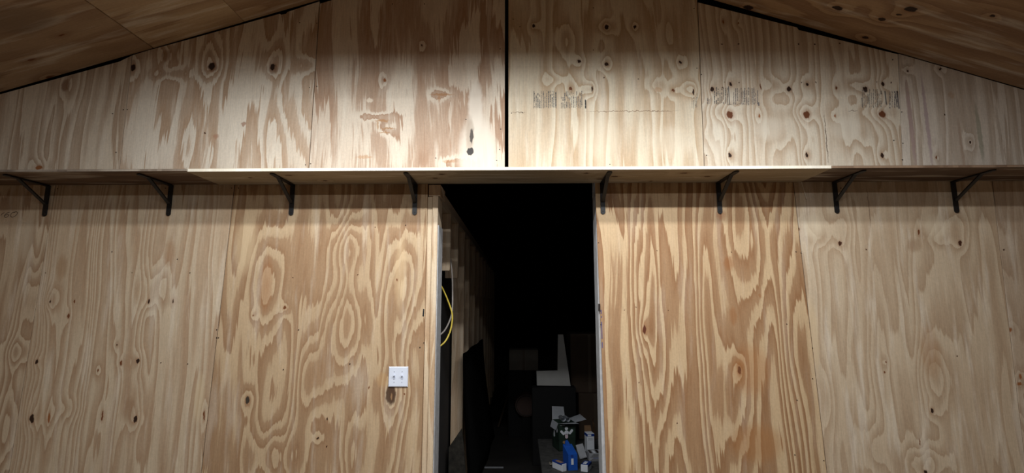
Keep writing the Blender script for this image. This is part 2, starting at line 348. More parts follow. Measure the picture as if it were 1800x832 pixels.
kn = [(1404, 404, 1.6, 4.5, K), (1477, 428, 2.6, 4.4, s2l((70, 40, 24))), (1615, 409, 1.6, 5, K), (1688, 428, 2.6, 4.4, s2l((70, 40, 24))), (1639, 722, 2.6, 3.8), (1628, 831, 3, 3), (1523, 439, 1.2, 1.2), (1617, 778, .9, 4, K), (1683, 626, 1, 1), (1557, 637, 1.4, 2, K), (1555, 655, 1.2, 1.6, K), (1420, 663, 1.2, 2)]
L5 = plywood('lower_sheet_ply_e', 15, (210, 186, 152), (172, 136, 100), ax=3.2, az=.34, rings=15, line=.35, contrast=.7, blotch=.5,
    **px_feats(bumps=[(1470, 400, 26, 26, .3), (1682, 400, 26, 26, .3), (1440, 420, 22, 16, .25), (1650, 420, 22, 16, .25), (1640, 665, 26, 50, .5), (1455, 700, 12, 60, .3), (1628, 815, 34, 30, .6), (1540, 790, 20, 40, .4)],
    knots=kn,
    spots=[(1607, 432, 12, 12, (156, 124, 94), .5, .8), (1636, 620, 16, 40, (166, 122, 80), .45, .8), (1430, 400, 16, 22, (220, 204, 176), .5, .8), (1646, 400, 18, 22, (220, 204, 176), .5, .8), (1527, 362, .8, 36, (110, 84, 62), .6, .5), (1430, 590, 8, 60, (214, 188, 148), .5, .8)]))
L6 = plywood('lower_sheet_ply_f', 16, (200, 176, 146), (164, 130, 98), ax=3.4, az=.30, rings=14, contrast=.7, blotch=.45,
    **px_feats(bumps=[(1790, 780, 30, 60, .5)], knots=[(1764, 439, 1.2, 1.2), (1751, 489, 4, 3, REDKNOT), (1775, 580, 3, 2, REDKNOT), (1794, 662, 2, 4, REDKNOT), (1792, 676, 4, 2, REDKNOT)],
    spots=[(1754, 480, 8, 8, (160, 122, 90), .5, .7)]))
ZT = SHELF_Z + .012; Z0 = .02
def lower(a, b, mat, dy):
    sheet([(a(Z0), Z0), (b(Z0), Z0), (b(ZT), ZT), (a(ZT), ZT)], mat, dy)
sh = lambda fn, d: (lambda z: fn(z)+d)
lower(lambda z: XL, sh(l1, -g), L1, .001)
lower(sh(l1, g), sh(l2, -g), L2, 0)
lower(sh(l2, g), dL, L3, .0012)
lower(dR, sh(l4, -g), L4, 0)
lower(sh(l4, g), sh(l5, -g), L5, .001)
lower(sh(l5, g), lambda z: XR, L6, 0)

# nail heads: one small mesh for each sheet's row of nails
def nails(name, pts):
    bm = bmesh.new()
    for (u, v) in pts:
        p = at(u, v)
        r = bmesh.ops.create_cone(bm, cap_ends=True, segments=6, radius1=.0036, radius2=.003, depth=.003)
        bmesh.ops.rotate(bm, verts=r['verts'], cent=(0, 0, 0), matrix=Matrix.Rotation(math.pi/2, 3, 'X'))
        bmesh.ops.translate(bm, verts=r['verts'], vec=(p.x, -.0005, p.z))
    return tag(bm_obj(name, bm, M['screw'], wall), kind='stuff')
nails('nail_heads', [(224, 193), (217, 193), (204, 268), (198, 200)])
nails('nail_heads', [(544, 154), (537, 290), (527, 40), (557, 41)])
nails('nail_heads', [(557, 152), (546, 288), (879, 86), (880, 227), (819, 210), (878, 263), (766, 278), (873, 282), (690, 7), (746, 7)])
nails('nail_heads', [(902, 34), (914, 47), (899, 199), (918, 198), (1220, 15), (1225, 120), (1043, 14), (1072, 289), (1122, 139), (1043, 88)])
nails('nail_heads', [(1233, 131), (1242, 273), (1571, 247), (1569, 105)])
nails('nail_heads', [(1585, 197), (1587, 252), (1586, 281)])
nails('nail_heads', [(101, 332), (197, 443), (312, 456), (334, 480), (384, 594), (381, 594), (381, 580), (407, 331), (291, 331), (330, 640), (283, 638)])
nails('nail_heads', [(419, 331), (713, 396), (745, 603), (738, 611), (498, 650), (525, 580), (615, 640)])
nails('nail_heads', [(1052, 427), (1056, 571), (1399, 443), (1401, 704), (1383, 570), (1397, 800)])
nails('nail_heads', [(1408, 445), (1428, 612), (1428, 666), (1478, 331), (1448, 810)])

# printed grade stamps: columns of short dashes, lettering set on its side
def stamp(u0, v0, u1, v1, cols, mat, seed, ragged=.25, skip=(), bars=()):
    rnd = random.Random(seed); bm = bmesh.new()
    def quad(a, b, c, d):
        p, q = at(a, b), at(c, d)
        vv = [bm.verts.new(x) for x in ((p.x, -.0006, q.z), (q.x, -.0006, q.z), (q.x, -.0006, p.z), (p.x, -.0006, p.z))]
        bm.faces.new(vv)
    cw = (u1-u0)/cols
    for k in range(cols):
        if k in skip: continue
        u = u0 + k*cw
        v = v0 + rnd.random()*ragged*(v1-v0)*(.2 if rnd.random() < .6 else 1.4)
        end = v1 - rnd.random()*(v1-v0)*ragged*.3
        w_ = cw*rnd.choice((.36, .46, .58))
        while v < end:
            h = rnd.choice((.7, 1.1, 1.6, 2.6, 3.8))
            if rnd.random() < .92: quad(u, v, u+w_*rnd.uniform(.7, 1.15), min(v+h, end))
            v += h + rnd.uniform(.3, .8)
    for (a, b, c, d) in bars: quad(a, b, c, d)
    return bm_obj('grade_stamp', bm, mat, wall)
stamp(938.5, 159, 979, 191, 13, M['ink'], 1, bars=[(938, 160, 938.9, 191), (977.4, 160, 978.4, 191)])
stamp(986, 160, 1025, 191, 13, M['ink'], 2, bars=[(1024, 163, 1024.6, 186)])
stamp(1028, 175, 1032, 191, 1, M['ink'], 3, bars=[(1028.6, 176, 1030.8, 191)])
stamp(1216, 170, 1227, 191, 4, M['ink'], 4, bars=[(1225, 164, 1226, 173)])
stamp(1255, 153, 1281, 184, 8, M['ink'], 5, bars=[(1281, 152, 1281.8, 184), (1278, 183.6, 1286, 184.1)])
stamp(1289, 154, 1334, 185, 14, M['ink_faint'], 6, bars=[(1308, 160, 1308.8, 180), (1332, 180, 1335, 186)])
stamp(1515, 157, 1551, 190, 11, M['ink'], 7, bars=[(1515, 172, 1516, 190), (1556.4, 160, 1557, 184)])
stamp(1563, 159, 1580, 191, 4, M['ink_faint'], 8, bars=[(1578, 160, 1579, 191), (1574.5, 164, 1576, 189)])
stamp(1243, 172, 1252, 183, 3, M['ink_faint'], 9)
# pencilled number by the edge of the sheet
def pencil(strokes):
    bm = bmesh.new()
    for st in strokes:
        pts = bez([at(u, v) + Vector((0, -.0007, 0)) for u, v in st], 5)
        for i in range(len(pts)-1):
            a, b = pts[i], pts[i+1]; d = (b-a).normalized(); n = Vector((-d.z, 0, d.x))*.0016
            vv = [bm.verts.new(q) for q in (a-n, b-n, b+n, a+n)]
            if len({tuple(x.co) for x in vv}) == 4: bm.faces.new(vv)
    return bm_obj('pencil_number', bm, M['pencil'], wall)
pencil([[(1.5, 379), (4, 376), (8, 374)], [(17, 373), (12, 375), (8, 379), (9, 382), (13, 381.5), (16, 378), (12, 377.5), (9, 379)],
        [(27, 373), (22, 374), (19, 378), (20, 381.5), (24, 381.5), (29, 378), (31, 374), (28, 372.5), (25, 374)]])

# framing round the doorway
JY0, JY1 = .0, .19
def stud(name, u0, u1, v0, Y0, Y1, mat, parent, ztop=None, z0=0.0, jit=0):
    a, b = at(u0, 420, Y0), at(u1, 420, Y0)
    return box(name, (a.x, Y0, z0), (b.x, Y1, ztop if ztop else at((u0+u1)/2, v0, Y0).z), mat, parent, bevel=.002)
zj = at(765, 346, .006).z
xa = dL(1.4) + .001; xb = at(759.2, 420, .004).x; xc = at(768.8, 420, .0).x
box('jamb_stud', (xa, .006, 0), (xb-.0006, .14, zj), M['stud'], wall, .0025)
box('jamb_stud', (xb+.0006, -.002, 0), (xc, .165, zj+.003), M['stud'], wall, .0025)
XIN = xc
box('jamb_lit_strip', (xc+.0004, .004, 0), (xc+.006, .165, at(772, 398, .05).z), M['jamb_side'], wall, .001)  # added grey strip paints the lit part of the stud's inner side
box('plate_end', (xa+.004, .012, zj+.006), (XIN+.012, .20, SHELF_Z-.001), M['stud_hall'], wall, .002)
xr = dR(1.4)
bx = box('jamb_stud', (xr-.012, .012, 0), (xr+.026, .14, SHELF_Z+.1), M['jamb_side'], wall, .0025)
# blue chalk smears on the jamb edge
bm = bmesh.new()
for (v0, v1, du) in ((545, 552, 0), (556, 559, .4), (566, 596, .2), (602, 612, 0)):
    p = at(1056.4+du + (v0-560)*.038, v0, -.0005); q = at(1057.6+du + (v1-560)*.038, v1, -.0005)
    bm.faces.new([bm.verts.new(x) for x in ((p.x, -.0006, q.z), (p.x+.004, -.0006, q.z), (p.x+.004, -.0006, p.z), (p.x, -.0006, p.z))])
bm_obj('chalk_mark', bm, plain('blue_chalk', (54, 70, 140), .9, .2, 100), wall)
p = at(744, 550, -.0005)
bm = bmesh.new()
bm.faces.new([bm.verts.new(x) for x in ((p.x-.004, -.0007, p.z-.02), (p.x+.004, -.0007, p.z-.022), (p.x+.006, -.0007, p.z+.02), (p.x-.001, -.0007, p.z+.022))])
bm_obj('chalk_mark', bm, M['black_steel'], wall)
# small latch plate on the right jamb
p = at(1054, 541, 0)
lp = box('latch_plate', (p.x-.008, -.004, p.z-.022), (p.x+.004, .001, p.z+.022), M['screw'], wall, .001)
# hidden framing that carries the sheets
for X in (-3.0, -1.8, -1.2, 1.2, 1.8, 2.4, 3.0):
    box('wall_stud', (X-.019, T+.002, 0), (X+.019, T+.09, (zcL(X) if X < RIDGE_X else zcR(X))-.06), M['stud_hall'], wall)

# ------------------------------------------------------------------ room shell
def slab(name, lo, hi, mat): return tag(box(name, lo, hi, mat), kind='structure')
RY = -5.6
floor_ = slab('floor', (XL, RY, -.1), (XR, .0, 0), M['concrete'])
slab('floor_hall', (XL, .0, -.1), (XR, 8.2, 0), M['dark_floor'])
slab('wall_left', (XL-.1, RY, 0), (XL, 0, zcL(XL)), M['room_ply'])
slab('wall_right', (XR, RY, 0), (XR+.1, 0, zcR(XR)), M['room_ply'])
bm = bmesh.new(); add_prism(bm, [(XL, 0), (XR, 0), (XR, zcR(XR)), (RIDGE_X, RIDGE_Z), (XL, zcL(XL))], RY-.1, RY)
tag(bm_obj('wall_front', bm, M['room_ply']), kind='structure')
# ceiling: sheets with open joints along the slope
ceil = empty('ceiling'); tag(ceil, kind='structure')
CA = dict(plane='YX', ax=3.0, az=.5, rings=6, contrast=.8, blotch=.4)
def yx(u, v, side):
    """a pixel on the sloping ceiling -> (y, x)"""
    d = FW + RT*((u-900)/F_PX) + UPV*((416-v)/F_PX)
    mm, c = (mL, CL0) if side == 'L' else (mR, CR0)
    # z = c.z + mm*(x-c.x)
    t = (c.z + mm*(CAM.x-c.x) - CAM.z)/(d.z - mm*d.x)
    p = CAM + d*t; return p.y, p.x
ck = []
for (u, v, r) in ((1315, 13, .02), (1472, 14, .018), (1601, 16, .02), (1550, 34, .014), (1521, 66, .012), (1580, 26, .008), (1745, 28, .008)):
    y, x = yx(u, v, 'R'); ck.append((y, x, r, r*1.5, DARKKNOT))
lk = []
for (u, v, r) in ((55, 105, .012), (88, 135, .02), (108, 62, .012)):
    y, x = yx(u, v, 'L'); lk.append((y, x, r*.5, r*1.4, BROWNKNOT))
y0, x0 = yx(38, 36, 'L')
cs = [(y0, x0, .10, .16, (128, 106, 84), .6, .6)]
CM = [plywood('ceiling_ply_a', 21, (182, 146, 106), (146, 106, 72), knots=lk, spots=cs, **CA),
      plywood('ceiling_ply_b', 22, (194, 160, 118), (152, 112, 76), **CA),
      plywood('ceiling_ply_c', 23, (180, 140, 98), (138, 96, 64), knots=ck, **CA),
      plywood('ceiling_ply_d', 24, (174, 136, 96), (134, 94, 64), **CA)]
def ceil_sheet(xa_, xb_, side, mat, ya=RY, yb=-.004, lift=0):
    z = zcL if side == 'L' else zcR
    bm = bmesh.new()
    pts = [(xa_, z(xa_)+lift), (xb_, z(xb_)+lift), (xb_, z(xb_)+lift+T), (xa_, z(xa_)+lift+T)]
    add_prism(bm, pts, ya, yb)
    return bm_obj('plywood_sheet', bm, mat, ceil)
ys1, xs1 = yx(267, 83, 'L'); ys2, xs2 = yx(429, 38, 'L')
YS = (-.004, -1.225, -2.446, -3.667, -4.888, RY)
for i in range(1):
    ceil_sheet(XL, xs1-.004, 'L', CM[0]); ceil_sheet(xs1+.004, xs2-.0012, 'L', CM[1]); ceil_sheet(xs2+.0012, RIDGE_X-.003, 'L', CM[0], lift=.001)
    xm = CR0.x + 1.9
    ceil_sheet(RIDGE_X+.003, xm, 'R', CM[2]); ceil_sheet(xm+.002, XR, 'R', CM[3])

# ------------------------------------------------------------------ the dark room beyond the doorway
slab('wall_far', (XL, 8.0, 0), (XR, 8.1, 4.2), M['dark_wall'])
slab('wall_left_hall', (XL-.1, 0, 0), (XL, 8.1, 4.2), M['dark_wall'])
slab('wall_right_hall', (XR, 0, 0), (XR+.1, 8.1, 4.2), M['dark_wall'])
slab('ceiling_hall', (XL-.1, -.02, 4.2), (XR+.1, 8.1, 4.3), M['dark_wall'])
hall = empty('wall_hall', (XIN, .2, 0)); tag(hall, kind='structure')
def hpart(name, lo, hi, mat, bevel=.002):
    o = box(name, lo, hi, mat, None, bevel); o.parent = hall; o.matrix_parent_inverse = hall.matrix_world.inverted(); 
    o.matrix_parent_inverse = Matrix.Translation((-XIN, -.2, 0)); return o
hz = SHELF_Z-.005
hpart('top_plate', (XIN-.089, .202, hz-.07), (XIN, 7.9, hz), M['stud_hall'])
hpart('bay_shade_panel', (XIN-.14, .202, 0), (XIN-.125, 7.9, hz), M['dark_wall'])  # added dark panel stands for the darkness inside the open bays
hpart('bottom_plate', (XIN-.089, .202, 0), (XIN, 7.9, .038), M['stud_hall'])
def yat(u): return atx(u, 420, XIN).y
# blocks near the door and then the studs down the passage
y1 = yat(792); p = at(784, 366, y1); q = at(784, 476, y1)
hpart('cripple_stud', (at(776.5, 420, y1).x, y1, q.z), (XIN, y1+.038, min(p.z, hz-.072)), M['stud_hall'])
y2 = yat(805.5); q = at(790, 489, y2)
hpart('cripple_stud', (at(782, 489, y2).x, y2, q.z), (XIN, y2+.038, hz-.072), M['stud_hall'])
yy = yat(817); ya = yy; k = 0
hpart('stud', (XIN-.105, yy, .04), (XIN, yy+.038, hz-.072), M['stud_hall'])
yy = yat(826)
while yy < 7.5:
    hpart('stud', (XIN-.089, yy, .04), (XIN, yy+.038, hz-.072), M['stud_hall']); yy += .62

# cables in the first bay
def cable(name, px, mat, r, label):
    pts = bez([at(u, v, Y) for (u, v, Y) in px], 8)
    bm = bmesh.new(); add_tube(bm, pts, r, 8)
    return tag(bm_obj(name, bm, mat, None, True), label, 'cable')
cable('electrical_cable', [(770, 494, .18), (780, 512, .24), (790, 536, .27), (795, 556, .27), (792, 580, .26), (783, 600, .23), (769, 612, .18)],
      plain('yellow_sheath', (214, 190, 76), .5, .08, 40), .0055, 'yellow electrical cable looping out of the wall bay beside the door jamb')
cable('electrical_cable', [(788, 438, .62), (791, 450, .60), (794.5, 480, .55), (795.5, 520, .5), (794.5, 548, .45), (790, 565, .38), (781, 582, .3), (769, 592, .2)],
      plain('grey_sheath', (168, 160, 152), .5, .08, 40), .0055, 'thin grey electrical cable hanging from the short stud block')

# ------------------------------------------------------------------ shelf boards and brackets
SD = .305
SP = dict(plane='YX', ax=3.2, az=.4, rings=6, contrast=.7, blotch=.3)
sk = []
for (u, v, r) in ((777, 306.5, 5), (765, 313.5, 4.5), (508, 308.5, 5), (571, 318, 4), (440, 312.5, 2.5), (1031, 304.5, 3.5), (1054, 315, 4.5), (1080, 310.5, 5.5), (1144, 318.5, 3), (1202, 304.5, 5.5), (1244, 310.5, 4)):
    q = atz(u, v, SHELF_Z); sk.append((q.y, q.x, .010, r/300*1.15, s2l((92, 70, 50))))
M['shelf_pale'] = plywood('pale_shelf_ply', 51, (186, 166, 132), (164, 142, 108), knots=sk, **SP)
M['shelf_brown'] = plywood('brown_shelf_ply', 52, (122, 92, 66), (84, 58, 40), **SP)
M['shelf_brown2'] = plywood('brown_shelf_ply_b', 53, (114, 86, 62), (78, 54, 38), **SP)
ST = .019
EDGE = dict(plane='YX', ax=60, az=.6, rings=4, blotch=.25, contrast=.6)
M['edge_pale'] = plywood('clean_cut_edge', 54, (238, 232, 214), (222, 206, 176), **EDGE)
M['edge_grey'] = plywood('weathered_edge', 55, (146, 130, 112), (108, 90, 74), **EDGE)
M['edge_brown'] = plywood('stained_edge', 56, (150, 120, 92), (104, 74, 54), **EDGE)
xsl, xsr = atz(323, 300, SHELF_Z).x, atz(1468, 294, SHELF_Z).x
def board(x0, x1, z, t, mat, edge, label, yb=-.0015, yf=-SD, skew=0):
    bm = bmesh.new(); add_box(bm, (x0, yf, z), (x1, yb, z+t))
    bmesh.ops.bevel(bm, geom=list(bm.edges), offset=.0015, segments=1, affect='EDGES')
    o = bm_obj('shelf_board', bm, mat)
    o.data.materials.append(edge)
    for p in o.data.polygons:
        if p.normal.z > -.5 and p.normal.z < .5: p.material_index = 1  # face veneer darkened for the shaded underside; edges keep a lighter colour
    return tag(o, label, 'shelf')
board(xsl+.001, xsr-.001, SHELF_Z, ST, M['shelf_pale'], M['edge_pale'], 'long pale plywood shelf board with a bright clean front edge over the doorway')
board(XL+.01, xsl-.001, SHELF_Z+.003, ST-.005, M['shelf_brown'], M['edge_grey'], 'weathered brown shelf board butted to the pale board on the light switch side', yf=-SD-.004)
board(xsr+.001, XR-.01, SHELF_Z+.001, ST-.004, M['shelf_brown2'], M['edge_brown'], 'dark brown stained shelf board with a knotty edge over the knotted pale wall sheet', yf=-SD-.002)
# splinter of wood poking down at the seam
bm = bmesh.new(); a, b = at(1409, 322, -.006), at(1418, 350, -.012)
add_tube(bm, [a+Vector((0, 0, .006)), (a+b)/2+Vector((.001, 0, 0)), b], .0018, 5)
tag(bm_obj('wood_splinter', bm, M['edge_pale']), 'thin pale splinter hanging down from the shelf joint by a bracket', 'splinter')

def bracket_meshes():
    """wall leg down -z at x=0, arm along -y; origin at the top inner corner"""
    Wd, th = .028, .006
    # leg: flat bar with a rounded foot
    bm = bmesh.new()
    pts = [(-Wd/2, 0), (Wd/2, 0)] + [(Wd/2*math.cos(a), -.181 - Wd/2*math.sin(a)) for a in [i*math.pi/8 for i in range(9)]]
    pts = pts[:2] + pts[2:]
    add_prism(bm, pts, -th, -.0004)
    leg = bm
    arm = bmesh.new()
    pts = [(-Wd/2, -th), (Wd/2, -th)] + [(Wd/2*math.cos(a), -.262 - Wd/2*math.sin(a)) for a in [i*math.pi/8 for i in range(9)]]
    add_prism(arm, pts, 0, th)
    for v in arm.verts: v.co = Vector((v.co.x, v.co.z, -v.co.y))
    br = bmesh.new()
    A, B = Vector((0, -.185, -.008)), Vector((0, -.008, -.118))
    d = (B-A).normalized(); nrm = Vector((0, -d.z, d.y))
    for s0 in (0,):
        c = [A - d*.010 + nrm*(-.004), A - d*.010 + nrm*.004, B + nrm*.004, B + nrm*(-.004)]
        va = [br.verts.new(q + Vector((-.0105, 0, 0))) for q in c]; vb = [br.verts.new(q + Vector((.0105, 0, 0))) for q in c]
        br.faces.new(va); br.faces.new(vb[::-1])
        for i in range(4): br.faces.new((va[i], va[(i+1) % 4], vb[(i+1) % 4], vb[i]))
    sc = bmesh.new(); r = bmesh.ops.create_cone(sc, cap_ends=True, segments=10, radius1=.0042, radius2=.0036, depth=.003)
    bmesh.ops.rotate(sc, verts=sc.verts, cent=(0, 0, 0), matrix=Matrix.Rotation(math.pi/2, 3, 'X'))
    bmesh.ops.translate(sc, verts=sc.verts, vec=(0, -th-.0008, -.177))
    return leg, arm, br, sc
proto = empty('shelf_bracket')
for nm, bm in zip(('wall_leg', 'shelf_arm', 'brace', 'screw'), bracket_meshes()):
    bm_obj(nm, bm, M['black_steel'] if nm != 'screw' else M['screw'], proto)
BR = [(88, 77), (303, 295), (516, 511), (731, 728), (1057.5, 1061), (1262, 1266), (1466, 1472), (1675, 1682)]
ORD = ['first', 'second', 'third', 'fourth']
for i, (ut, ub) in enumerate(BR):
    o = proto if i == 0 else proto.copy()
    if i:
        COL.objects.link(o)
        for ch in list(proto.children):
            c = ch.copy(); COL.objects.link(c); c.parent = o
    o.location = ((at(ut, 326).x + at(ub, 378).x)/2, -.0002, SHELF_Z-.0006)
    side = 'on the light switch side' if i < 4 else 'on the side without the light switch'
    n = 3-i if i < 4 else i-4
    tag(o, 'black steel shelf bracket, %s from the doorway %s' % (ORD[n], side), 'bracket', 'brackets under the wall shelf')

# ------------------------------------------------------------------ light switch
pa, pb = at(682, 681, -.006), at(717.5, 645, -.006)
cx, cz, hw, hh = (pa.x+pb.x)/2, (pa.z+pb.z)/2, (pb.x-pa.x)/2, (pb.z-pa.z)/2
sw = empty('light_switch', (cx, -.0006, cz)); tag(sw, 'white double toggle light switch plate on the plywood beside the doorway', 'switch')
bm = bmesh.new()
a = [bm.verts.new((x*hw, 0, z*hh)) for x, z in ((-1, -1), (1, -1), (1, 1), (-1, 1))]
b = [bm.verts.new((x*(hw-.0045), -.006, z*(hh-.0045))) for x, z in ((-1, -1), (1, -1), (1, 1), (-1, 1))]
bm.faces.new(a); bm.faces.new(b[::-1])
for i in range(4): bm.faces.new((a[i], a[(i+1) % 4], b[(i+1) % 4], b[i]))
bm_obj('cover_plate', bm, M['switch_white'], sw)
for sx in (-.023, .023):
    bm = bmesh.new(); add_box(bm, (sx-.0055, -.0075, -.0125), (sx+.0055, -.0055, .0125))
    slot = bm_obj('toggle_slot', bm, plain('switch_slot', (206, 213, 228), .5, .05, 40), sw)
    bm = bmesh.new(); vs_ = add_box(bm, (sx-.0042, -.019, 0), (sx+.0042, -.006, .0095))
    for v in vs_:
        if v.co.y < -.01: v.co.z += .006; v.co.x = sx + (v.co.x-sx)*.8
    bmesh.ops.bevel(bm, geom=list(bm.edges), offset=.0012, segments=2, affect='EDGES')
    bm_obj('toggle', bm, M['switch_white'], slot)
    for z in (-.030, .030):
        bm = bmesh.new(); bmesh.ops.create_cone(bm, cap_ends=True, segments=10, radius1=.003, radius2=.0025, depth=.0014)
        bm.transform(Matrix.Translation((sx, -.0064, z)) @ Matrix.Rotation(math.pi/2, 4, 'X'))
        bm_obj('screw', bm, plain('plate_screw', (170, 174, 184), .4, .05, 40), sw)

# ------------------------------------------------------------------ things beyond the doorway
def P(u, v, Y): return at(u, v, Y)
C_white = plain('white_card', (214, 218, 224), .6, .05, 20)
C_grey = plain('grey_card', (150, 152, 156), .7, .1, 30)
C_blue = plain('blue_card', (28, 84, 176), .5, .1, 20)
C_dblue = plain('dark_blue_print', (26, 60, 138), .5, .1, 30)
C_green = plain('green_card', (28, 50, 36), .6, .35, 16)
C_brown = plain('brown_card', (150, 116, 82), .8, .1, 10)
C_kraft = plain('kraft_card', (78, 62, 48), .85, .12, 8)
C_tape = plain('tape', (88, 74, 58), .5, .1, 10)
C_pink = plain('pale_print', (206, 188, 196), .6, .05, 30)
C_bench = plain('bench_top', (70, 69, 66), .9, .35, 26)
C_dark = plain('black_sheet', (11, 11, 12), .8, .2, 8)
TOPZ = .40
bl = on_l = atz(951, 815, TOPZ).x
def on(u, v, Z=None): return atz(u, v, TOPZ if Z is None else Z)
Y0B, Y1B = on(990, 832).y - .12, on(990, 772).y
bn = empty('low_bench', (bl+.45, (Y0B+Y1B)/2, 0)); tag(bn, 'low grey scuffed bench carrying the opened boxes behind the doorway', 'bench')
def child(o, par):
    o.parent = par; o.matrix_parent_inverse = Matrix.Translation(par.location).inverted(); return o
child(box('bench_top', (bl, Y0B, TOPZ-.035), (bl+.95, Y1B, TOPZ), C_bench, None, .004), bn)
for lx in (bl+.03, bl+.88):
    for ly in (Y0B+.04, Y1B-.08): child(box('leg', (lx, ly, 0), (lx+.04, ly+.04, TOPZ-.036), C_bench), bn)
# green carton with open flaps
g0 = on(982, 794); gx, gy = g0.x, g0.y
gw, gd, gh = .162, .17, at(982, 745, gy).z - TOPZ
rot = math.radians(15)
gr = empty('bulb_carton', (gx, gy, TOPZ+.001), rot); tag(gr, 'dark green printed carton with open white flaps on the low bench', 'box')
def open_box(name, w_, d_, h_, mat, par, t=.004):
    bm = bmesh.new()
    add_box(bm, (0, 0, 0), (w_, d_, t)); add_box(bm, (0, 0, 0), (w_, t, h_)); add_box(bm, (0, d_-t, 0), (w_, d_, h_))
    add_box(bm, (0, 0, 0), (t, d_, h_)); add_box(bm, (w_-t, 0, 0), (w_, d_, h_))
    return bm_obj(name, bm, mat, par)
open_box('carton_body', gw, gd, gh, C_green, gr)
def flap(pts, mat, par, name='flap', t=.003):
    bm = bmesh.new(); a = [bm.verts.new(q) for q in pts]; f = bm.faces.new(a)
    bmesh.ops.solidify(bm, geom=[f], thickness=t)
    return bm_obj(name, bm, mat, par)
flap([(0, gd, gh), (.125, gd, gh), (.118, gd+.012, gh+.105), (.004, gd+.012, gh+.115)], C_white, gr)
flap([(0, 0, gh), (0, gd, gh), (-.022, gd-.01, gh-.06), (-.022, .01, gh-.06)], C_white, gr)
flap([(0, 0, gh), (gw, 0, gh), (gw+.02, -.045, gh-.004), (.03, -.05, gh+.004)], C_white, gr)
flap([(gw, 0, gh), (gw, gd, gh), (gw+.11, gd-.01, gh+.035), (gw+.12, .03, gh+.012)], C_white, gr)
def pill(cx_, cz_, l, r, ang, mat, par, face='front', name='printed_figure'):
    bm = bmesh.new(); pts = []
    for k in range(16):
        a = k*2*math.pi/16; x = r*math.cos(a); z = r*math.sin(a) + (l/2 if math.sin(a) > 0 else -l/2)
        pts.append((cx_ + x*math.cos(ang) - z*math.sin(ang), cz_ + x*math.sin(ang) + z*math.cos(ang)))
    add_prism(bm, pts, -.0016, -.0002)
    if face == 'side': bm.transform(Matrix.Rotation(-math.pi/2, 4, 'Z'))
    return bm_obj(name, bm, mat, par)
fx, fz = gw*.47, gh*.62
pill(fx, fz+.042, .002, .014, 1.57, C_white, gr)
pill(fx-.038, fz+.008, .028, .011, .75, C_white, gr); pill(fx+.042, fz+.012, .028, .011, -.75, C_white, gr)
pill(fx, fz+.006, .005, .019, 1.57, C_white, gr); pill(fx, fz-.022, .016, .014, 0, C_pink, gr)
pill(fx-.035, fz+.072, .035, .004, 1.57, C_grey, gr, name='printed_line')
pill(fx-.02, fz-.075, .01, .012, 1.2, C_brown, gr, name='printed_patch')
pill(-.045, fz+.035, .035, .016, .2, C_white, gr, 'side', 'printed_bulb'); pill(-.11, fz-.01, .045, .018, -.2, C_white, gr, 'side', 'printed_bulb')
# two card tubes lying in the mouth of the carton
for (dx, dz) in ((.045, .012), (.088, .008)):
    bm = bmesh.new()
    add_tube(bm, [(.0, 0, 0), (.0, .09, .004)], .019, 14, False)
    bmesh.ops.solidify(bm, geom=list(bm.faces), thickness=.004)
    o = bm_obj('card_tube', bm, C_white, None, True)
    o.matrix_world = Matrix.Translation(Vector((gx, gy, TOPZ+gh+.024+dz))) @ Matrix.Rotation(rot, 4, 'Z') @ Matrix.Translation((dx, -.02, 0))
    tag(o, 'short white card tube lying in the mouth of the green carton', 'tube', 'card tubes in the green carton')
def small_box(name, u, v, w_, d_, h_, rz, body, label):
    p_ = on(u, v)
    e_ = empty(name, (p_.x, p_.y, TOPZ+.001), rz)
    bm = bmesh.new(); add_box(bm, (0, 0, 0), (w_, d_, h_)); bmesh.ops.bevel(bm, geom=list(bm.edges), offset=.0015, segments=1, affect='EDGES')
    bm_obj('carton', bm, body, e_); tag(e_, label, 'box')
    return e_
def slip(name, lo, hi, mat, par): return box(name, lo, hi, mat, par)
# blue carton with a gabled top and hand hole
p_ = on(999.5, 828.5); bw, bd = .075, .13; bh = at(999, 800, p_.y).z - TOPZ; bt = at(1003, 786, p_.y+.06).z - TOPZ
bc = empty('blue_carton', (p_.x, p_.y, TOPZ+.001), math.radians(14)); tag(bc, 'blue card carton with a notched gable top in front of the green carton', 'box')
bm = bmesh.new(); add_prism(bm, [(0, 0), (bw, 0), (bw, bh), (0, bh)], 0, bd)
for v in bm.verts:
    if v.co.z > .01 and v.co.y > .05: v.co.z = bt
bm_obj('carton_body', bm, C_blue, bc)
bm = bmesh.new(); add_prism(bm, [(bw*.10, bt-.03), (bw*.85, bt-.03), (bw*.70, bt+.005), (bw*.45, bt+.035), (bw*.25, bt+.03)], bd*.80, bd*.95); bm_obj('carton_tab', bm, C_blue, bc)
pill(bw*.4, bh-.012, .004, .010, 1.57, C_dblue, bc, name='hand_hole')
slip('white_sticker', (bw*.30, -.0014, bh*.36), (bw*.56, -.0002, bh*.74), C_white, bc)
# long white carton with blue edge
e_ = small_box('small_carton', 988.5, 830.5, .042, .13, .056, math.radians(33), C_white, 'white long small carton with blue edge lying beside the blue carton')
slip('blue_band', (-.0008, .004, .046), (.0428, .131, .0572), C_dblue, e_)
slip('window_panel', (.006, .03, .0568), (.036, .10, .0582), C_brown, e_)
# white carton with blue top near the jamb
e_ = small_box('small_carton', 1021, 829.5, .055, .11, .05, math.radians(-24), C_white, 'white small carton with blue top lying by the doorway jamb')
slip('blue_band', (-.0008, .012, .034), (.0558, .111, .0512), C_dblue, e_)
slip('white_panel', (.008, .03, .0508), (.035, .09, .0522), C_white, e_)
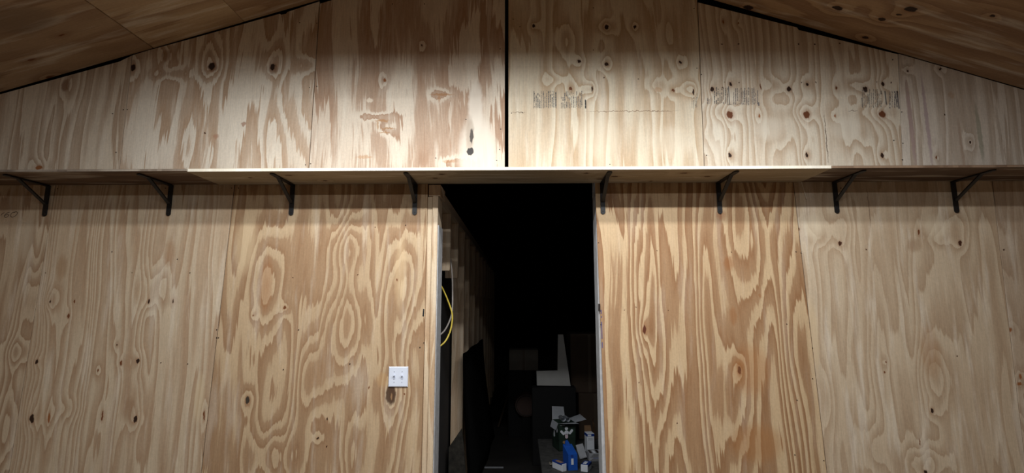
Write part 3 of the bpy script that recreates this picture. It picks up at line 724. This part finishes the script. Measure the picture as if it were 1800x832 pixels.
# folded printed paper, upright carton behind it
nb_ = small_box('paper_bundle', 1036, 812, .13, .12, .062, math.radians(4), C_grey, 'bundle of folded grey printed paper beside the upright white carton')
for i in range(6):
    zz = .006 + .009*i; slip('printed_line', (.008 + .012*(i % 3), -.0012, zz), (.12 - .015*(i % 4), -.0002, zz+.003), C_dblue if i == 2 else M['screw'], nb_)
for i in range(4): slip('printed_patch', (.008+.03*i, .012, .0622), (.028+.03*i, .10-.015*(i % 2), .0634), C_white if i % 2 else M['screw'], nb_)
p_ = on(1032.5, 797)
e_ = empty('upright_carton', (p_.x, p_.y, TOPZ+.001), math.radians(10)); tag(e_, 'upright white carton with a blue headed label standing by the folded paper', 'box')
uh = at(1032, 763, p_.y).z - TOPZ
bm = bmesh.new(); add_box(bm, (0, 0, 0), (.066, .075, uh)); bmesh.ops.bevel(bm, geom=list(bm.edges), offset=.0015, segments=1, affect='EDGES'); bm_obj('carton', bm, C_white, e_)
slip('blue_band', (-.0008, -.0008, uh-.024), (.0668, .0758, uh-.003), C_dblue, e_)
slip('white_logo', (.006, -.0016, uh-.021), (.038, -.0006, uh-.007), C_white, e_)
for zz in (uh-.042, uh-.055, .022): slip('printed_line', (.01, -.0012, zz), (.05, -.0002, zz+.004), C_grey, e_)
flap([(0, .075, uh), (.066, .075, uh), (.062, .088, uh+.05), (.004, .088, uh+.05)], C_brown, e_)
# grey ribbed panel leaning back in the gap
p_ = on(1019.5, 809)
lean = empty('ribbed_panel', (p_.x, p_.y, TOPZ+.006)); lean.rotation_euler = (math.radians(-30), math.radians(-14), math.radians(4))
tag(lean, 'grey ribbed panel leaning between the blue carton and the folded paper', 'panel')
bm = bmesh.new(); add_box(bm, (0, 0, 0), (.062, .006, .115)); bm_obj('backing', bm, C_grey, lean)
for i in range(4): slip('rib', (.004+.015*i, -.006, .004), (.012+.015*i, -.0002, .111), C_grey, lean)
# curled strip of brown card
p_ = on(1045.5, 789); bm = bmesh.new(); ht = at(1045, 738, p_.y+.1).z - TOPZ
vs0, vs1 = [], []
for k in range(11):
    t_ = k/10; z_ = TOPZ+.001 + ht*t_
    vs0.append(bm.verts.new((p_.x, p_.y+.10, z_))); vs1.append(bm.verts.new((p_.x + .006 + .022*math.sin(t_*math.pi), p_.y+.10+.035*math.sin(t_*math.pi), z_)))
fs = [bm.faces.new((vs0[i], vs0[i+1], vs1[i+1], vs1[i])) for i in range(10)]
bmesh.ops.solidify(bm, geom=fs, thickness=.004)
tag(bm_obj('card_strip', bm, C_brown), 'curled upright strip of brown card behind the upright white carton', 'card')
# paper scrap
p_ = on(966, 819); bm = bmesh.new(); rnd = random.Random(4)
gridv = [[bm.verts.new((p_.x+.014*a, p_.y+.02*b-.006*a, TOPZ+.004+rnd.uniform(0, .02))) for a in range(4)] for b in range(4)]
fs = [bm.faces.new((gridv[b][a], gridv[b][a+1], gridv[b+1][a+1], gridv[b+1][a])) for a in range(3) for b in range(3)]
bmesh.ops.solidify(bm, geom=fs, thickness=.002)
tag(bm_obj('paper_scrap', bm, plain('scrap_paper', (176, 168, 152), .8, .1, 20)), 'crumpled off-white paper scrap on the bench by the white carton', 'paper')

# farther back: stacked cartons, foam corner, drum, board, tarp
def crate(name, u0, v0, u1, v1, Y, d, mat, label, cat='box', rz=0, par_top=None, z0=None):
    a, b = at(u0, v1, Y), at(u1, v0, Y)
    e_ = empty(name, (a.x, Y, a.z if z0 is None else z0), rz)
    wd, ht = b.x-a.x, b.z-(a.z if z0 is None else z0)
    bm = bmesh.new(); add_box(bm, (0, 0, 0), (wd, d, ht)); bmesh.ops.bevel(bm, geom=list(bm.edges), offset=.004, segments=1, affect='EDGES')
    bm_obj('carton', bm, mat, e_)
    if cat == 'box': bm = bmesh.new(); add_box(bm, (wd*.46, -.0012, .004), (wd*.54, -.0002, ht-.004)); bm_obj('tape', bm, C_tape, e_)
    tag(e_, label, cat); return e_, wd, ht
c1, w1, h1 = crate('cardboard_box', 1018, 692, 1075, 760, 2.75, .5, C_kraft, 'brown cardboard box standing on the floor behind the low bench', z0=0)
crate('cardboard_box', 1004, 587, 1068, 690, 2.78, .45, C_kraft, 'large brown cardboard box stacked on top of another cardboard box', z0=h1+.001)
# foam corner: an L of white board, on a dark cabinet
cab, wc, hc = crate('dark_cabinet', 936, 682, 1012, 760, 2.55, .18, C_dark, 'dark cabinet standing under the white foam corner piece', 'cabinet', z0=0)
pts = [px for px in ((943, 653), (980, 652), (981, 588.5), (990, 588.5), (1003, 679), (944, 678))]
bm = bmesh.new(); q = [at(u, v, 2.60) for u, v in pts]; add_prism(bm, [(a.x, max(a.z, hc+.001)) for a in q], 2.60, 2.65)
tag(bm_obj('foam_corner', bm, plain('white_foam', (196, 196, 192), .8, .05, 10)), 'white L-shaped foam packing piece standing on the dark cabinet', 'foam')
# dim box on top of the drum stand
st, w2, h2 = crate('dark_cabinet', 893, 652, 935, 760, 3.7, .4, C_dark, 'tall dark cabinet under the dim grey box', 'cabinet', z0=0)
crate('storage_box', 895, 615, 946, 650, 3.72, .3, plain('grey_box', (120, 114, 104), .8, .1, 10), 'dim grey storage box on the tall dark cabinet', z0=h2+.001)
# round pan hanging on the cabinet front
c_ = at(925, 714, 3.55); r_ = 20.5/sz(3.55)
bm = bmesh.new(); bmesh.ops.create_cone(bm, cap_ends=True, segments=40, radius1=r_, radius2=r_*.9, depth=.10)
bm.transform(Matrix.Translation((c_.x, 3.62, c_.z)) @ Matrix.Rotation(math.pi/2, 4, 'X'))
dr = empty('round_heater', (c_.x, 3.62, 0)); tag(dr, 'round dull reddish heater drum on a stand before the tall dark cabinet', 'heater')
child(bm_obj('drum', bm, plain('dull_red', (92, 70, 62), .6, .15, 10)), dr)
bm = bmesh.new()
add_tube(bm, [(c_.x+r_*.8*math.cos(k*math.pi/16), 3.565, c_.z+r_*.8*math.sin(k*math.pi/16)) for k in range(33)], .006, 6, False)
child(bm_obj('rim', bm, plain('dull_rim', (70, 60, 56), .6, .15, 10)), dr)
child(box('stand', (c_.x-.05, 3.60, 0), (c_.x+.05, 3.65, c_.z-r_*.8), C_dark), dr)
# black tarp over the studs and a ragged dark board in front
ya, yb_ = yat(814.5)-.02, yat(848)
tp = []
for (u, v) in ((814, 621), (830, 612), (848, 597), (850, 690), (857, 735), (858, 790)):
    tp.append(None)
xt = XIN + .012
def hx(u, v, off=0): return atx(u, v, xt+off)
bm = bmesh.new()
top = [hx(813.5, 622), hx(830, 611), hx(848.5, 596)]
n = 10; cols = []
for i in range(n+1):
    t = i/n; yy_ = top[0].y + (top[2].y-top[0].y)*t
    zt_ = top[0].z + (top[2].z-top[0].z)*t
    colv = []
    for j in range(9):
        s_ = j/8; z_ = zt_*(1-s_) + .01*s_
        x_ = xt + .010*math.sin(i*1.3) + (.16*s_**1.5)*(.5+.5*t)
        colv.append(bm.verts.new((x_, yy_, z_)))
    cols.append(colv)
fs = [bm.faces.new((cols[i][j], cols[i+1][j], cols[i+1][j+1], cols[i][j+1])) for i in range(n) for j in range(8)]
bmesh.ops.solidify(bm, geom=fs, thickness=-.003)
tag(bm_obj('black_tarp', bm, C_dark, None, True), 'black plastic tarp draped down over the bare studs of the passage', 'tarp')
yl = ya - .06
q = [at(u, v, yl) for u, v in ((789, 787), (811.5, 754), (814, 775), (818, 832))]
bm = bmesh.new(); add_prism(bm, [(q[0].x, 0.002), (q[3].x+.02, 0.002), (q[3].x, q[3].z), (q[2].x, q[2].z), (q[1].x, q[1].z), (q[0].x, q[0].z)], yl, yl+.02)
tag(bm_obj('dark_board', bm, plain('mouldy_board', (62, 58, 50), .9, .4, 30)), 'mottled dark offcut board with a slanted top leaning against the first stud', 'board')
# pale strip on the floor
a, b = atz(846, 822, .012), atz(885, 822, .012)
tag(box('floor_strip', (a.x, a.y, .001), (b.x, a.y+.03, .012), C_grey, None, .002), 'thin pale strip lying on the dark passage floor', 'strip')
# stick leaning by the passage
bm = bmesh.new(); a, b = at(876, 750, 4.2), at(900, 672, 4.35)
d_ = (b-a); a = a - d_*((a.z-.015)/d_.z)
add_tube(bm, [a, b], .014, 8)
tag(bm_obj('wooden_pole', bm, C_kraft), 'thin wooden pole leaning in the dark passage beside the round heater', 'pole')

# ------------------------------------------------------------------ the tube lights of the room, hung above and behind the view
for i, (lx, ld, lz, ln, wt, tl) in enumerate(LAMPS):
    r = empty('shop_light', (lx, -ld, lz)); r.rotation_euler.x = math.radians(tl)
    tag(r, 'white tube light hung from the sloped ceiling, %s out from the gable wall' % ORD[i], 'light', 'hanging tube lights')
    box('housing', (-ln/2, -.06, .004), (ln/2, .06, .05), M['lamp_white'], r, .004)
    for sx in (-1, 1):
        X = lx + sx*ln*.4; zc = (zcL(X) if X < RIDGE_X else zcR(X)) - lz
        bm = bmesh.new(); add_tube(bm, [(sx*ln*.4, 0, .05), (sx*ln*.4, 0, zc-.002)], .003, 6); bm_obj('wire', bm, M['black_steel'], r)
    ld_ = bpy.data.lights.new('tube', 'AREA'); ld_.shape = 'RECTANGLE'; ld_.size = ln*.98; ld_.size_y = .07
    ld_.energy = wt; ld_.color = LAMP_COL
    lo = bpy.data.objects.new('tube', ld_); COL.objects.link(lo); lo.parent = r; lo.location = (0, 0, .002)
